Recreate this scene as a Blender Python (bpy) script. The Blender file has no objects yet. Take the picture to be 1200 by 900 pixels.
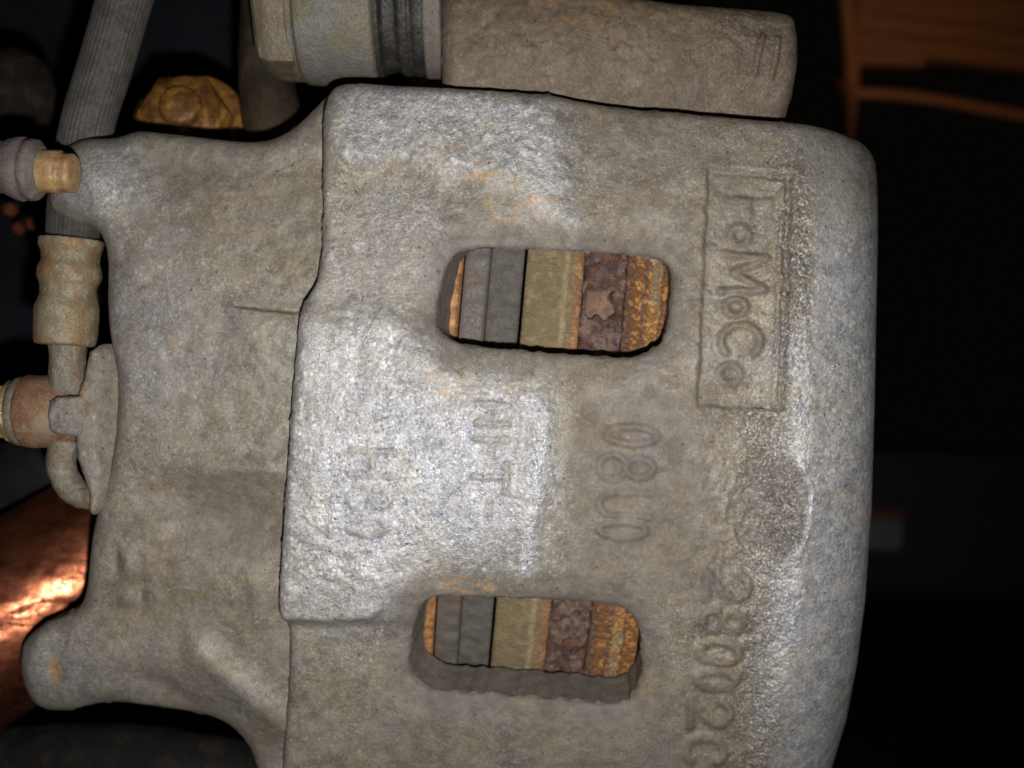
import bpy, math, random
import numpy as np
from mathutils import Vector, Matrix

random.seed(7)
S = 0.00015          # metres per photo-scale unit on the caliper face (0.15 mm)
D = 1300.0           # camera distance in those units (about 195 mm)
sc = bpy.context.scene

# ------------------------------------------------------------------ camera, world, light, exposure
cd = bpy.data.cameras.new("camera"); cam = bpy.data.objects.new("camera", cd)
sc.collection.objects.link(cam); sc.camera = cam
cam.location = (0, -D * S, 0); cam.rotation_euler = (math.radians(90), 0, 0)
cd.sensor_width = 36; cd.lens = 39; cd.clip_start = 0.005; cd.clip_end = 20
cd.dof.use_dof = True; cd.dof.focus_distance = 1305 * S; cd.dof.aperture_fstop = 13
w = bpy.data.worlds.new("World"); sc.world = w; w.use_nodes = True
w.node_tree.nodes["Background"].inputs[0].default_value = (0.9, 0.75, 0.6, 1)
w.node_tree.nodes["Background"].inputs[1].default_value = 0.0015
ld = bpy.data.lights.new("phone_flash", 'SPOT'); ld.energy = 2.6; ld.shadow_soft_size = 0.0028
ld.spot_size = math.radians(86); ld.spot_blend = 1.0
ld.color = (1.0, 0.982, 0.955)
flash = bpy.data.objects.new("phone_flash", ld); sc.collection.objects.link(flash)
flash.location = (45 * S, -(D + 10) * S, -135 * S)
flash.rotation_euler = (Vector((-70 * S, 0, -70 * S)) - Vector(flash.location)).to_track_quat('-Z', 'Y').to_euler()
sc.view_settings.view_transform = 'Standard'; sc.view_settings.look = 'None'
sc.view_settings.exposure = 0.0; sc.view_settings.gamma = 1.0

# ------------------------------------------------------------------ helpers
def W(x, y, h):      # place coordinates: x right, y down, h towards the viewer
    return Vector(((x - 600) * S, -h * S, (450 - y) * S))
def P(u, v, h):      # a point seen at (u, v) that lies at height h
    k = (D - h) / D
    return Vector(((u - 600) * k * S, -h * S, (450 - v) * k * S))
def thing(name, label, cat, loc=(0, 0, 0), rot=(0, 0, 0), group=None):
    o = bpy.data.objects.new(name, None); sc.collection.objects.link(o)
    o.empty_display_size = 0.01
    o.location = loc; o.rotation_euler = rot
    o["label"] = label; o["category"] = cat
    if group: o["group"] = group
    return o
def put(name, verts, faces, mat, parent=None, local=False, smooth=True, label=None):
    me = bpy.data.meshes.new(name)
    me.from_pydata([tuple(v) for v in verts] if not isinstance(verts, np.ndarray) else verts.tolist(), [], faces)
    me.materials.append(mat); me.validate(); me.update()
    if smooth: me.polygons.foreach_set("use_smooth", [True] * len(me.polygons))
    o = bpy.data.objects.new(name, me); sc.collection.objects.link(o)
    if parent is not None:
        o.parent = parent
        if not local:
            root = parent; m = Matrix.Identity(4); chain = []
            while root is not None: chain.append(root); root = root.parent
            for r in reversed(chain):
                m = m @ r.matrix_parent_inverse @ Matrix.LocRotScale(r.location, r.rotation_euler, r.scale)
            o.matrix_parent_inverse = m.inverted()
    if label: o["label"] = label
    return o
def tag(o, label=None, cat=None, group=None, kind=None):
    for k, v in (("label", label), ("category", cat), ("group", group), ("kind", kind)):
        if v: o[k] = v
    return o

# noise
_rng = np.random.RandomState(3); _T = _rng.rand(512, 512)
def vn(x, y, seed=0):
    x = x + seed * 37.31; y = y + seed * 17.77
    xi = np.floor(x).astype(int); yi = np.floor(y).astype(int)
    fx = x - xi; fy = y - yi
    fx = fx * fx * (3 - 2 * fx); fy = fy * fy * (3 - 2 * fy)
    a = _T[xi % 512, yi % 512]; b = _T[(xi + 1) % 512, yi % 512]
    c = _T[xi % 512, (yi + 1) % 512]; d = _T[(xi + 1) % 512, (yi + 1) % 512]
    return (a + (b - a) * fx) * (1 - fy) + (c + (d - c) * fx) * fy - 0.5
def fbm(x, y, scale, oct=3, seed=0):
    r = 0; amp = 1.0; s = scale
    for k in range(oct):
        c, sn = math.cos(0.6 * k + seed), math.sin(0.6 * k + seed)
        r = r + amp * vn((x * c - y * sn) / s, (x * sn + y * c) / s, seed + 5 * k)
        amp *= 0.5; s *= 0.5
    return r
def sstep(a, b, x):
    t = np.clip((x - a) / (b - a), 0, 1); return t * t * (3 - 2 * t)
def smooth_poly(pts, n=3):
    p = np.array(pts, float)
    for _ in range(n):
        q = np.roll(p, -1, 0); out = np.empty((len(p) * 2, 2))
        out[0::2] = 0.75 * p + 0.25 * q; out[1::2] = 0.25 * p + 0.75 * q; p = out
    return p
def poly_sdf(X, Y, poly, nearest=False):     # positive inside
    best = np.full(X.shape, 1e18); ins = np.zeros(X.shape, bool)
    nx = np.zeros(X.shape); ny = np.zeros(X.shape)
    n = len(poly)
    for i in range(n):
        ax, ay = poly[i]; bx, by = poly[(i + 1) % n]
        ex, ey = bx - ax, by - ay; L = ex * ex + ey * ey
        if L < 1e-12: continue
        t = np.clip(((X - ax) * ex + (Y - ay) * ey) / L, 0, 1)
        qx = ax + t * ex; qy = ay + t * ey
        d = (X - qx) ** 2 + (Y - qy) ** 2
        if nearest:
            m = d < best; nx[m] = qx[m]; ny[m] = qy[m]
        best = np.minimum(best, d)
        if ay != by:
            c = ((ay > Y) != (by > Y)) & (X < (bx - ax) * (Y - ay) / (by - ay) + ax); ins ^= c
    s = np.sqrt(best) * np.where(ins, 1, -1)
    return (s, nx, ny) if nearest else s

class Field:
    """A cast surface: height over a grid, cut to an outline with holes, side walls going back."""
    def __init__(self, outline, holes=(), step=2.0):
        self.outline = outline; self.holes = list(holes)
        x0, y0 = outline.min(0) - 2 * step; x1, y1 = outline.max(0) + 2 * step
        self.xs = np.arange(x0, x1 + step, step); self.ys = np.arange(y0, y1 + step, step)
        self.U, self.V = np.meshgrid(self.xs, self.ys)
        self.d_out = poly_sdf(self.U, self.V, outline)
        self.d_hole = np.full(self.U.shape, 1e9)
        for h in self.holes: self.d_hole = np.minimum(self.d_hole, -poly_sdf(self.U, self.V, h))
        self.d = np.minimum(self.d_out, self.d_hole)
        self.base = np.zeros_like(self.U); self.H = np.zeros_like(self.U)
        self.mask = np.zeros(self.U.shape + (4,)); self.mask2 = np.zeros(self.U.shape + (4,))
        self.step = step
    def stroke(self, pts, r, amp, soft=0.45):
        """raised (or sunk) rounded stroke along a polyline"""
        p = np.array(pts, float)
        x0, y0 = p.min(0) - r - 2; x1, y1 = p.max(0) + r + 2
        i0, i1 = np.searchsorted(self.xs, [x0, x1]); j0, j1 = np.searchsorted(self.ys, [y0, y1])
        if i1 <= i0 or j1 <= j0: return
        X = self.U[j0:j1, i0:i1]; Y = self.V[j0:j1, i0:i1]
        best = np.full(X.shape, 1e18)
        for (ax, ay), (bx, by) in zip(p[:-1], p[1:]):
            ex, ey = bx - ax, by - ay; L = max(ex * ex + ey * ey, 1e-9)
            t = np.clip(((X - ax) * ex + (Y - ay) * ey) / L, 0, 1)
            best = np.minimum(best, (X - ax - t * ex) ** 2 + (Y - ay - t * ey) ** 2)
        dd = np.sqrt(best)
        self.ink[j0:j1, i0:i1] = np.maximum(self.ink[j0:j1, i0:i1], abs(amp) * (1 - sstep(r * soft, r, dd)) ) if amp > 0 else self.ink[j0:j1, i0:i1]
        if amp < 0: self.H[j0:j1, i0:i1] += amp * (1 - sstep(r * soft, r, dd))
    def begin_ink(self): self.ink = np.zeros_like(self.U)
    def end_ink(self): self.H += self.ink
    def build(self, name, mat, parent, wall_out=lambda u, v: 100.0, wall_hole=70.0, hole_shift=None, jitter=0.8, rings=3, flat=False):
        U, V, d = self.U.copy(), self.V.copy(), self.d
        ins = d >= 0
        cell = ins[:-1, :-1] | ins[1:, :-1] | ins[:-1, 1:] | ins[1:, 1:]
        used = np.zeros(U.shape, bool)
        used[:-1, :-1] |= cell; used[1:, :-1] |= cell; used[:-1, 1:] |= cell; used[1:, 1:] |= cell
        fix = used & ~ins
        fu, fv = U[fix], V[fix]
        bd, bx, by = poly_sdf(fu, fv, self.outline, True); bd = -bd
        ishole = np.zeros(fu.shape, bool)
        for h in self.holes:
            hd, hx, hy = poly_sdf(fu, fv, h, True)
            m = (hd > 0); bx[m] = hx[m]; by[m] = hy[m]; ishole |= m
        bx = bx + jitter * 2 * fbm(bx, by, 9, 2, 2); by = by + jitter * 2 * fbm(bx, by, 9, 2, 8)
        U[fix] = bx; V[fix] = by
        hole = np.zeros(U.shape, bool); tmp = np.zeros(fu.shape, bool); tmp[ishole] = True; hole[fix] = tmp
        k = (D - self.base) / D
        X = (U - 600) * k * S; Z = (450 - V) * k * S; Yw = -(self.base + self.H) * S
        idx = np.full(U.shape, -1); idx[used] = np.arange(used.sum())
        verts = np.stack([X[used], Yw[used], Z[used]], 1)
        jj, ii = np.nonzero(cell)
        a = idx[jj, ii]; b = idx[jj + 1, ii]; c = idx[jj + 1, ii + 1]; e = idx[jj, ii + 1]
        faces = np.stack([a, b, c, e], 1)
        # boundary half edges
        he = np.concatenate([faces[:, [0, 1]], faces[:, [1, 2]], faces[:, [2, 3]], faces[:, [3, 0]]])
        N = len(verts); key = he[:, 0].astype(np.int64) * N + he[:, 1]; rkey = he[:, 1].astype(np.int64) * N + he[:, 0]
        bnd = he[~np.isin(key, rkey)]
        bv = np.unique(bnd); remap = np.full(N, -1); remap[bv] = np.arange(len(bv))
        hole_f = hole[used]; Uf = U[used]; Vf = V[used]
        depth = np.array([wall_hole if hole_f[i] else wall_out(Uf[i], Vf[i]) for i in bv])
        hs = [hole_shift(Uf[i], Vf[i]) if hole_f[i] else (0.0, 0.0) for i in bv]
        shx = np.array([q[0] for q in hs]); shy = np.array([q[1] for q in hs])
        allv = [verts]; allf = [faces]; base = N; m1 = [self.mask[used]]; m2 = [self.mask2[used]]
        prev = None
        for r in range(rings + 1):
            f = r / rings
            q = verts[bv].copy()
            nz = 0.0 if r == 0 else 1.2
            q[:, 0] += (shx * depth * f + nz * fbm(Uf[bv] + 31 * r, Vf[bv], 12, 2, 4)) * S
            q[:, 1] += depth * f * S
            q[:, 2] -= (shy * depth * f + nz * fbm(Uf[bv], Vf[bv] + 31 * r, 12, 2, 6)) * S
            allv.append(q)
            mm = self.mask[used][bv].copy(); mm[:, 0] *= 0.3; mm[:, 2] = 0.75
            m1.append(mm); m2.append(self.mask2[used][bv])
            cur = base + r * len(bv)
            if r > 0:
                p0 = remap[bnd[:, 0]]; p1 = remap[bnd[:, 1]]
                allf.append(np.stack([p1 + cur - len(bv), p0 + cur - len(bv), p0 + cur, p1 + cur], 1))
        verts = np.concatenate(allv); faces = np.concatenate(allf)
        me = bpy.data.meshes.new(name)
        me.vertices.add(len(verts)); me.vertices.foreach_set("co", verts.astype(np.float32).ravel())
        me.loops.add(len(faces) * 4); me.loops.foreach_set("vertex_index", faces.astype(np.int32).ravel())
        me.polygons.add(len(faces)); me.polygons.foreach_set("loop_start", np.arange(0, len(faces) * 4, 4, dtype=np.int32))
        me.polygons.foreach_set("use_smooth", np.ones(len(faces), bool))
        me.update(calc_edges=True); me.validate()
        for nm, arr in (("wear_glow", np.concatenate(m1)), ("grain", np.concatenate(m2))):
            at = me.attributes.new(nm, 'FLOAT_COLOR', 'POINT')
            arr[:, 3] = 1; at.data.foreach_set("color", arr.astype(np.float32).ravel())
        me.materials.append(mat)
        o = bpy.data.objects.new(name, me); sc.collection.objects.link(o)
        if parent is not None:
            o.parent = parent
            pm = Matrix.LocRotScale(parent.location, parent.rotation_euler, parent.scale)
            o.matrix_parent_inverse = pm.inverted()
        return o

def edge_round(d, r):
    s = np.clip(d, 0, r); return -(r - np.sqrt(np.maximum(r * r - (r - s) ** 2, 0)))

def lathe(name, prof, p0, p1, mat, parent, seg=48, sides=None, noise=0.0, seed=0, sub=1):
    """revolve a profile [(t 0..1 along p0-p1, radius)] ; sides: list of t-intervals that are hexagonal"""
    p0 = Vector(p0); p1 = Vector(p1); ax = (p1 - p0); L = ax.length; ax.normalize()
    up = Vector((0, -1, 0)); sx = ax.cross(up).normalized(); sy = sx.cross(ax).normalized()
    pr = []
    for i in range(len(prof) - 1):
        for k in range(sub):
            f = k / sub; pr.append((prof[i][0] + (prof[i + 1][0] - prof[i][0]) * f, prof[i][1] + (prof[i + 1][1] - prof[i][1]) * f))
    pr.append(prof[-1])
    verts = []; faces = []
    for i, (t, r) in enumerate(pr):
        for k in range(seg):
            a = 2 * math.pi * k / seg
            rr = r
            if sides and any(lo <= t <= hi for lo, hi in sides):
                b = (a + math.pi / 6) % (math.pi / 3) - math.pi / 6
                rr = min(r * 0.995, r * 0.875 / math.cos(b))
            if noise:
                rr += noise * 2 * float(fbm(np.array([k * 60.0 / seg * 6 + seed * 31]), np.array([t * L / S]), 9, 2, seed)[0])
            q = p0 + ax * (t * L) + (sx * math.cos(a) + sy * math.sin(a)) * (rr * S)
            verts.append(q)
    n = len(pr)
    for i in range(n - 1):
        for k in range(seg):
            a = i * seg + k; b = i * seg + (k + 1) % seg
            faces.append((a, b, b + seg, a + seg))
    verts.append(p0 + ax * (pr[0][0] * L)); verts.append(p0 + ax * (pr[-1][0] * L))
    for k in range(seg):
        faces.append((len(verts) - 2, (k + 1) % seg, k)); faces.append((len(verts) - 1, (n - 1) * seg + k, (n - 1) * seg + (k + 1) % seg))
    o = put(name, verts, faces, mat, parent)
    if sides: o.data.set_sharp_from_angle(angle=math.radians(24))
    return o

def catmull(pts, n=10):
    pts = [Vector(p) for p in pts]; pts = [2 * pts[0] - pts[1]] + pts + [2 * pts[-1] - pts[-2]]; out = []
    for i in range(1, len(pts) - 2):
        p0, p1, p2, p3 = pts[i - 1:i + 3]
        for k in range(n):
            t = k / n
            out.append(0.5 * ((2 * p1) + (-p0 + p2) * t + (2 * p0 - 5 * p1 + 4 * p2 - p3) * t * t + (-p0 + 3 * p1 - 3 * p2 + p3) * t ** 3))
    out.append(pts[-2]); return out
def tube(name, path, radii, mat, parent, seg=32, flute=0, famp=0.0, n=10, noise=0.0):
    c = catmull(path, n); m = len(c); verts = []; faces = []
    side = None
    for i, p in enumerate(c):
        t = (c[min(i + 1, m - 1)] - c[max(i - 1, 0)]).normalized()
        ref = Vector((0, -1, 0)) if abs(t.y) < 0.9 else Vector((1, 0, 0))
        a1 = t.cross(ref).normalized() if side is None else (side - t * side.dot(t)).normalized()
        side = a1; a2 = a1.cross(t)
        f = i / (m - 1) * (len(radii) - 1); k0 = min(int(f), len(radii) - 2) if len(radii) > 1 else 0
        r = radii[0] if len(radii) == 1 else radii[k0] + (radii[k0 + 1] - radii[k0]) * (f - k0)
        for k in range(seg):
            a = 2 * math.pi * k / seg
            rr = r + (famp * math.cos(flute * a) if flute else 0)
            if noise: rr += noise * 2 * float(fbm(np.array([k * 4.0]), np.array([i * 5.0]), 9, 2, 3)[0])
            verts.append(p + (a1 * math.cos(a) + a2 * math.sin(a)) * rr * S)
    for i in range(m - 1):
        for k in range(seg):
            a = i * seg + k; b = i * seg + (k + 1) % seg; faces.append((a, b, b + seg, a + seg))
    verts += [c[0], c[-1]]
    for k in range(seg):
        faces.append((len(verts) - 2, (k + 1) % seg, k)); faces.append((len(verts) - 1, (m - 1) * seg + k, (m - 1) * seg + (k + 1) % seg))
    return put(name, verts, faces, mat, parent)
def block(name, corners_front, depth, mat, parent, bevel=0.0, direction=(0, 1, 0)):
    """prism: front outline (world points) carried back along a direction, edges bevelled"""
    dv = Vector(direction).normalized() * depth * S
    n = len(corners_front); verts = [Vector(p) for p in corners_front] + [Vector(p) + dv for p in corners_front]
    faces = [tuple(range(n)), tuple(reversed(range(n, 2 * n)))] + [(i, i + n, (i + 1) % n + n, (i + 1) % n) for i in range(n)]
    o = put(name, verts, faces, mat, parent, smooth=False)
    if bevel:
        m = o.modifiers.new("bevel", 'BEVEL'); m.width = bevel * S; m.segments = 2
    return o

# ------------------------------------------------------------------ materials
def nodes(name):
    m = bpy.data.materials.new(name); m.use_nodes = True; nt = m.node_tree
    return m, nt, nt.nodes["Principled BSDF"]
class NT:
    def __init__(s, name):
        s.m, s.nt, s.b = nodes(name); s.tc = s.nt.nodes.new("ShaderNodeTexCoord")
    def n(s, t, **kw):
        x = s.nt.nodes.new(t)
        for k, v in kw.items(): setattr(x, k, v)
        return x
    def l(s, a, b): s.nt.links.new(a, b)
    def noise(s, px, detail=4, rough=0.6, stretch=None, dist=0.0):
        x = s.n("ShaderNodeTexNoise"); x.inputs["Scale"].default_value = 1.0 / (px * S); x.inputs["Detail"].default_value = detail
        x.inputs["Roughness"].default_value = rough; x.inputs["Distortion"].default_value = dist
        if stretch:
            mp = s.n("ShaderNodeMapping"); mp.inputs["Scale"].default_value = stretch; s.l(s.tc.outputs["Object"], mp.inputs[0]); s.l(mp.outputs[0], x.inputs["Vector"])
        else: s.l(s.tc.outputs["Object"], x.inputs["Vector"])
        return x.outputs["Fac"]
    def voro(s, px, feature='F1'):
        x = s.n("ShaderNodeTexVoronoi", feature=feature); x.inputs["Scale"].default_value = 1.0 / (px * S); s.l(s.tc.outputs["Object"], x.inputs["Vector"]); return x
    def ramp(s, src, lo, hi, a=0.0, b=1.0):
        x = s.n("ShaderNodeMapRange", interpolation_type='SMOOTHSTEP'); s.l(src, x.inputs[0])
        for i, v in zip((1, 2, 3, 4), (lo, hi, a, b)): x.inputs[i].default_value = v
        return x.outputs[0]
    def mix(s, f, a, b, mode='MIX'):
        x = s.n("ShaderNodeMix", data_type='RGBA', blend_type=mode)
        for sock, v in ((x.inputs[0], f), (x.inputs[6], a), (x.inputs[7], b)):
            if isinstance(v, (int, float)): sock.default_value = v
            elif isinstance(v, tuple): sock.default_value = v + (1,) if len(v) == 3 else v
            else: s.l(v, sock)
        return x.outputs[2]
    def math(s, op, a, b=0.0, c=None):
        x = s.n("ShaderNodeMath", operation=op)
        for i, v in enumerate((a, b) if c is None else (a, b, c)):
            if isinstance(v, (int, float)): x.inputs[i].default_value = v
            else: s.l(v, x.inputs[i])
        return x.outputs[0]
    def bump(s, h, dist_px, strength=1.0, prev=None):
        x = s.n("ShaderNodeBump"); x.inputs["Strength"].default_value = strength; x.inputs["Distance"].default_value = dist_px * S
        s.l(h, x.inputs["Height"])
        if prev is not None: s.l(prev, x.inputs["Normal"])
        return x.outputs[0]
    def set(s, **kw):
        for k, v in kw.items():
            sock = s.b.inputs[k]
            if isinstance(v, (int, float)): sock.default_value = v
            elif isinstance(v, tuple): sock.default_value = v + (1,) if len(v) == 3 else v
            else: s.l(v, sock)
        return s.m

def cast_metal(name, tint=None):
    """weathered zinc-coated cast iron; wear attribute: r bare bright zinc and painted flash glow, g rust, b brown dirt; grain: r fine smooth skin, g coarse crystalline"""
    t = NT(name)
    at = t.n("ShaderNodeAttribute", attribute_name="wear_glow"); sp = t.n("ShaderNodeSeparateColor"); t.l(at.outputs["Color"], sp.inputs[0])
    at2 = t.n("ShaderNodeAttribute", attribute_name="grain"); sp2 = t.n("ShaderNodeSeparateColor"); t.l(at2.outputs["Color"], sp2.inputs[0])
    clean_glow, rust, dirt = sp.outputs[0], sp.outputs[1], sp.outputs[2]
    smoothsk, crystal = sp2.outputs[0], sp2.outputs[1]
    big = t.noise(80, 5, 0.6); mid = t.noise(18, 5, 0.65); fine = t.noise(3.6, 4, 0.7); tiny = t.noise(1.9, 2, 0.6)
    # bare zinc and painted flash glow show through in patches, not along an outline
    clean_glow = t.math('MULTIPLY', clean_glow, t.ramp(t.noise(30, 6, 0.7), 0.22, 0.55, 0.45, 1.0))
    base = t.mix(t.ramp(big, 0.38, 0.62), (0.128, 0.114, 0.095), (0.235, 0.216, 0.187))
    base = t.mix(t.math('MULTIPLY', t.ramp(mid, 0.42, 0.62), 0.5), base, (0.29, 0.278, 0.26))
    dm = t.math('MULTIPLY', dirt, t.ramp(t.noise(40, 6, 0.65, dist=0.8), 0.30, 0.64, 0.15, 1.0))
    base = t.mix(dm, base, t.mix(t.ramp(mid, 0.35, 0.65), (0.140, 0.113, 0.075), (0.205, 0.168, 0.107)))
    cm = t.math('MULTIPLY', clean_glow, t.ramp(t.noise(8, 5, 0.75), 0.30, 0.60, 0.35, 1.0))
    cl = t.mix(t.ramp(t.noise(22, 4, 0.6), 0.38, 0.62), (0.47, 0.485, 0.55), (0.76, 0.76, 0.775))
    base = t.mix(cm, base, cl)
    vo = t.voro(8.0); spk = t.math('MULTIPLY', t.ramp(vo.outputs["Distance"], 0.16, 0.42, 1.0, 0.0), t.ramp(t.noise(26, 3), 0.47, 0.62))
    spk = t.math('MULTIPLY', spk, t.math('MULTIPLY_ADD', clean_glow, 0.85, 0.10))
    base = t.mix(spk, base, (0.85, 0.85, 0.86))
    vo2 = t.voro(19.0); sp2_ = t.math('MULTIPLY', t.ramp(vo2.outputs["Distance"], 0.10, 0.24, 1.0, 0.0), t.ramp(t.noise(50, 3), 0.46, 0.58))
    base = t.mix(t.math('MULTIPLY', sp2_, t.math('MULTIPLY', clean_glow, 0.85)), base, (0.88, 0.88, 0.87))
    salt = t.ramp(t.noise(3.0, 3, 0.6), 0.52, 0.64); shiny = t.math('MAXIMUM', clean_glow, crystal)
    base = t.mix(t.math('MULTIPLY', salt, t.math('MULTIPLY_ADD', shiny, 0.58, 0.11)), base, (0.82, 0.81, 0.80))
    pep = t.ramp(t.noise(4.2, 3, 0.6), 0.40, 0.50, 1.0, 0.0)
    base = t.mix(t.math('MULTIPLY', pep, t.math('MULTIPLY_ADD', shiny, 0.20, 0.28)), base, t.mix(1.0, base, (0.42, 0.41, 0.40), 'MULTIPLY'))
    dk = t.math('MULTIPLY', t.ramp(fine, 0.52, 0.68), 0.35); base = t.mix(dk, base, t.mix(1.0, base, (0.45, 0.44, 0.43), 'MULTIPLY'))
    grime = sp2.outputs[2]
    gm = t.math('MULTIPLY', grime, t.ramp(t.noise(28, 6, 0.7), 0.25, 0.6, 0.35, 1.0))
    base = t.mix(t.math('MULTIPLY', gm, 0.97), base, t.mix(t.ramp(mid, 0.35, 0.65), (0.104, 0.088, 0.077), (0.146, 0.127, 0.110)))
    rm = t.n('ShaderNodeClamp'); t.l(t.math('ADD', t.ramp(t.noise(17, 6, 0.75), 0.40, 0.66), t.math('MULTIPLY_ADD', rust, 1.4, -1.0)), rm.inputs[0]); rm = rm.outputs[0]
    base = t.mix(t.math('MULTIPLY', rm, 0.8), base, t.mix(t.ramp(fine, 0.4, 0.6), (0.30, 0.16, 0.06), (0.44, 0.28, 0.12)))
    # patchy tints: violet-grey zinc, olive dust; sparse dark pinholes
    base = t.mix(t.math('MULTIPLY', t.ramp(t.noise(95, 5, 0.65, dist=0.5), 0.50, 0.66), 0.38), base, t.mix(1.0, base, (0.90, 0.90, 1.04), 'MULTIPLY'))
    base = t.mix(t.math('MULTIPLY', t.ramp(t.noise(62, 6, 0.7, dist=0.7), 0.50, 0.66), 0.5), base, t.mix(1.0, base, (0.98, 0.90, 0.68), 'MULTIPLY'))
    vg = t.voro(10.0); vgc = t.n("ShaderNodeSeparateColor"); t.l(vg.outputs["Color"], vgc.inputs[0])
    hole = t.math('MULTIPLY', t.ramp(vg.outputs["Distance"], 0.10, 0.22, 1.0, 0.0), t.ramp(vgc.outputs[1], 0.88, 0.92))
    base = t.mix(t.math('MULTIPLY', hole, 0.8), base, (0.045, 0.04, 0.034))
    metal = t.math('MULTIPLY_ADD', shiny, 0.45, 0.17); metal = t.math('MULTIPLY', metal, t.math('SUBTRACT', 1.0, t.math('MULTIPLY', dm, 0.55)))
    metal = t.math('MULTIPLY', metal, t.math('SUBTRACT', 1.0, t.math('MAXIMUM', rm, t.math('MULTIPLY', gm, 0.7))))
    rough = t.math('MULTIPLY_ADD', tiny, 0.34, t.math('MULTIPLY_ADD', shiny, -0.14, 0.36))
    rough = t.math('MULTIPLY_ADD', dm, 0.10, t.math('MULTIPLY_ADD', gm, 0.22, rough))
    gr = t.math('MULTIPLY_ADD', smoothsk, -0.45, t.math('MULTIPLY_ADD', shiny, 0.50, t.ramp(t.noise(45, 4, 0.6), 0.35, 0.65, 0.25, 0.55)))
    # crystalline facets
    vf = t.voro(5.5); vfc = t.n("ShaderNodeSeparateColor"); t.l(vf.outputs["Color"], vfc.inputs[0])
    h = t.math('ADD', t.math('MULTIPLY', fine, 1.0), t.math('MULTIPLY', tiny, 0.8))
    h = t.math('ADD', h, t.math('MULTIPLY', vf.outputs["Distance"], t.math('MULTIPLY_ADD', crystal, -1.2, -0.3)))
    bp = t.n("ShaderNodeBump"); bp.inputs["Distance"].default_value = 2.3 * S; t.l(gr, bp.inputs["Strength"]); t.l(h, bp.inputs["Height"])
    bp2 = t.bump(mid, 2.4, 0.5, bp.outputs[0])
    t.l(bp2, t.b.inputs["Normal"])
    if tint: base = t.mix(1.0, base, tint, 'MULTIPLY')
    return t.set(**{"Base Color": base, "Metallic": metal, "Roughness": rough})

def rusty(name, cols, px=14, metallic=0.1, rough=(0.5, 0.8), bump=3.0, stretch=None, spec=0.5):
    """cols: list of (lo, colour) layered by separate noises"""
    t = NT(name); base = cols[0]
    c = None
    for i, col in enumerate(cols[1:]):
        f = t.ramp(t.noise(px * (1.0 + 0.9 * i), 6, 0.7, stretch, 0.15), 0.44, 0.60)
        c = t.mix(f, c if c is not None else base, col)
    fine = t.noise(3.5, 3, 0.7)
    c = t.mix(t.math('MULTIPLY', t.ramp(fine, 0.5, 0.7), 0.5), c, t.mix(1.0, c, (0.4, 0.38, 0.36), 'MULTIPLY'))
    h = t.math('ADD', fine, t.noise(px, 5, 0.7, stretch))
    t.l(t.bump(h, bump * 0.75, 0.8), t.b.inputs["Normal"])
    return t.set(**{"Base Color": c, "Metallic": metallic, "Roughness": t.ramp(fine, 0.3, 0.7, *rough), "Specular IOR Level": spec})

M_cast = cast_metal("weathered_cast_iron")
M_cast_brown = cast_metal("brown_tarnished_cast_iron", (0.66, 0.56, 0.45))
M_rotor_dark = rusty("dark_flaking_rust", [(0.085, 0.038, 0.026), (0.15, 0.065, 0.038), (0.05, 0.036, 0.042), (0.19, 0.125, 0.10)], 8, 0.2, (0.35, 0.7), 6.0)
M_chip = rusty("flat_brown_scale", [(0.15, 0.088, 0.056), (0.18, 0.11, 0.068), (0.11, 0.06, 0.04)], 12, 0.0, (0.6, 0.85), 3.0)
M_shim = rusty("orange_rusted_shim", [(0.34, 0.16, 0.06), (0.42, 0.22, 0.085), (0.20, 0.09, 0.035)], 10, 0.1, (0.5, 0.75), 2.0)
M_backing = rusty("grey_brown_pad_backing", [(0.082, 0.073, 0.068), (0.10, 0.09, 0.083), (0.10, 0.075, 0.058)], 14, 0.1, (0.5, 0.8), 1.0)
M_lining = rusty("grey_friction_lining", [(0.075, 0.068, 0.058), (0.086, 0.078, 0.066), (0.066, 0.059, 0.05)], 6, 0.0, (0.7, 0.9), 0.8)
M_ferrule = rusty("tarnished_yellow_zinc", [(0.20, 0.165, 0.105), (0.27, 0.235, 0.165), (0.22, 0.135, 0.06)], 17, 0.25, (0.45, 0.75), 2.5)
M_fit_rust = rusty("brown_rusted_fitting", [(0.21, 0.12, 0.065), (0.17, 0.075, 0.04), (0.25, 0.18, 0.11)], 16, 0.15, (0.45, 0.75), 2.5)
M_grime = rusty("greasy_grey_metal", [(0.17, 0.155, 0.125), (0.23, 0.21, 0.175), (0.17, 0.125, 0.08)], 15, 0.2, (0.45, 0.7), 3.0)
M_pin = rusty("dirty_grey_steel", [(0.145, 0.135, 0.12), (0.18, 0.17, 0.155), (0.17, 0.145, 0.095)], 24, 0.2, (0.42, 0.7), 3.2)
M_bolt = rusty("yellowed_bolt_steel", [(0.15, 0.13, 0.105), (0.24, 0.19, 0.10), (0.17, 0.13, 0.085)], 20, 0.3, (0.4, 0.65), 2.5)
M_brass = rusty("brassy_bolt", [(0.50, 0.38, 0.16), (0.58, 0.47, 0.20), (0.30, 0.20, 0.09)], 18, 0.55, (0.28, 0.5), 2.5)
M_boot = rusty("worn_rubber_boot", [(0.022, 0.020, 0.018), (0.05, 0.042, 0.033), (0.016, 0.015, 0.015)], 12, 0.0, (0.4, 0.7), 2.0)
M_collar = rusty("brown_dusty_collar", [(0.12, 0.10, 0.088), (0.15, 0.125, 0.105)], 12, 0.05, (0.5, 0.75), 2.0)
M_cap = rusty("dusty_rubber_cap", [(0.125, 0.105, 0.09), (0.17, 0.15, 0.125), (0.115, 0.092, 0.09)], 14, 0.0, (0.55, 0.8), 2.0)
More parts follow.
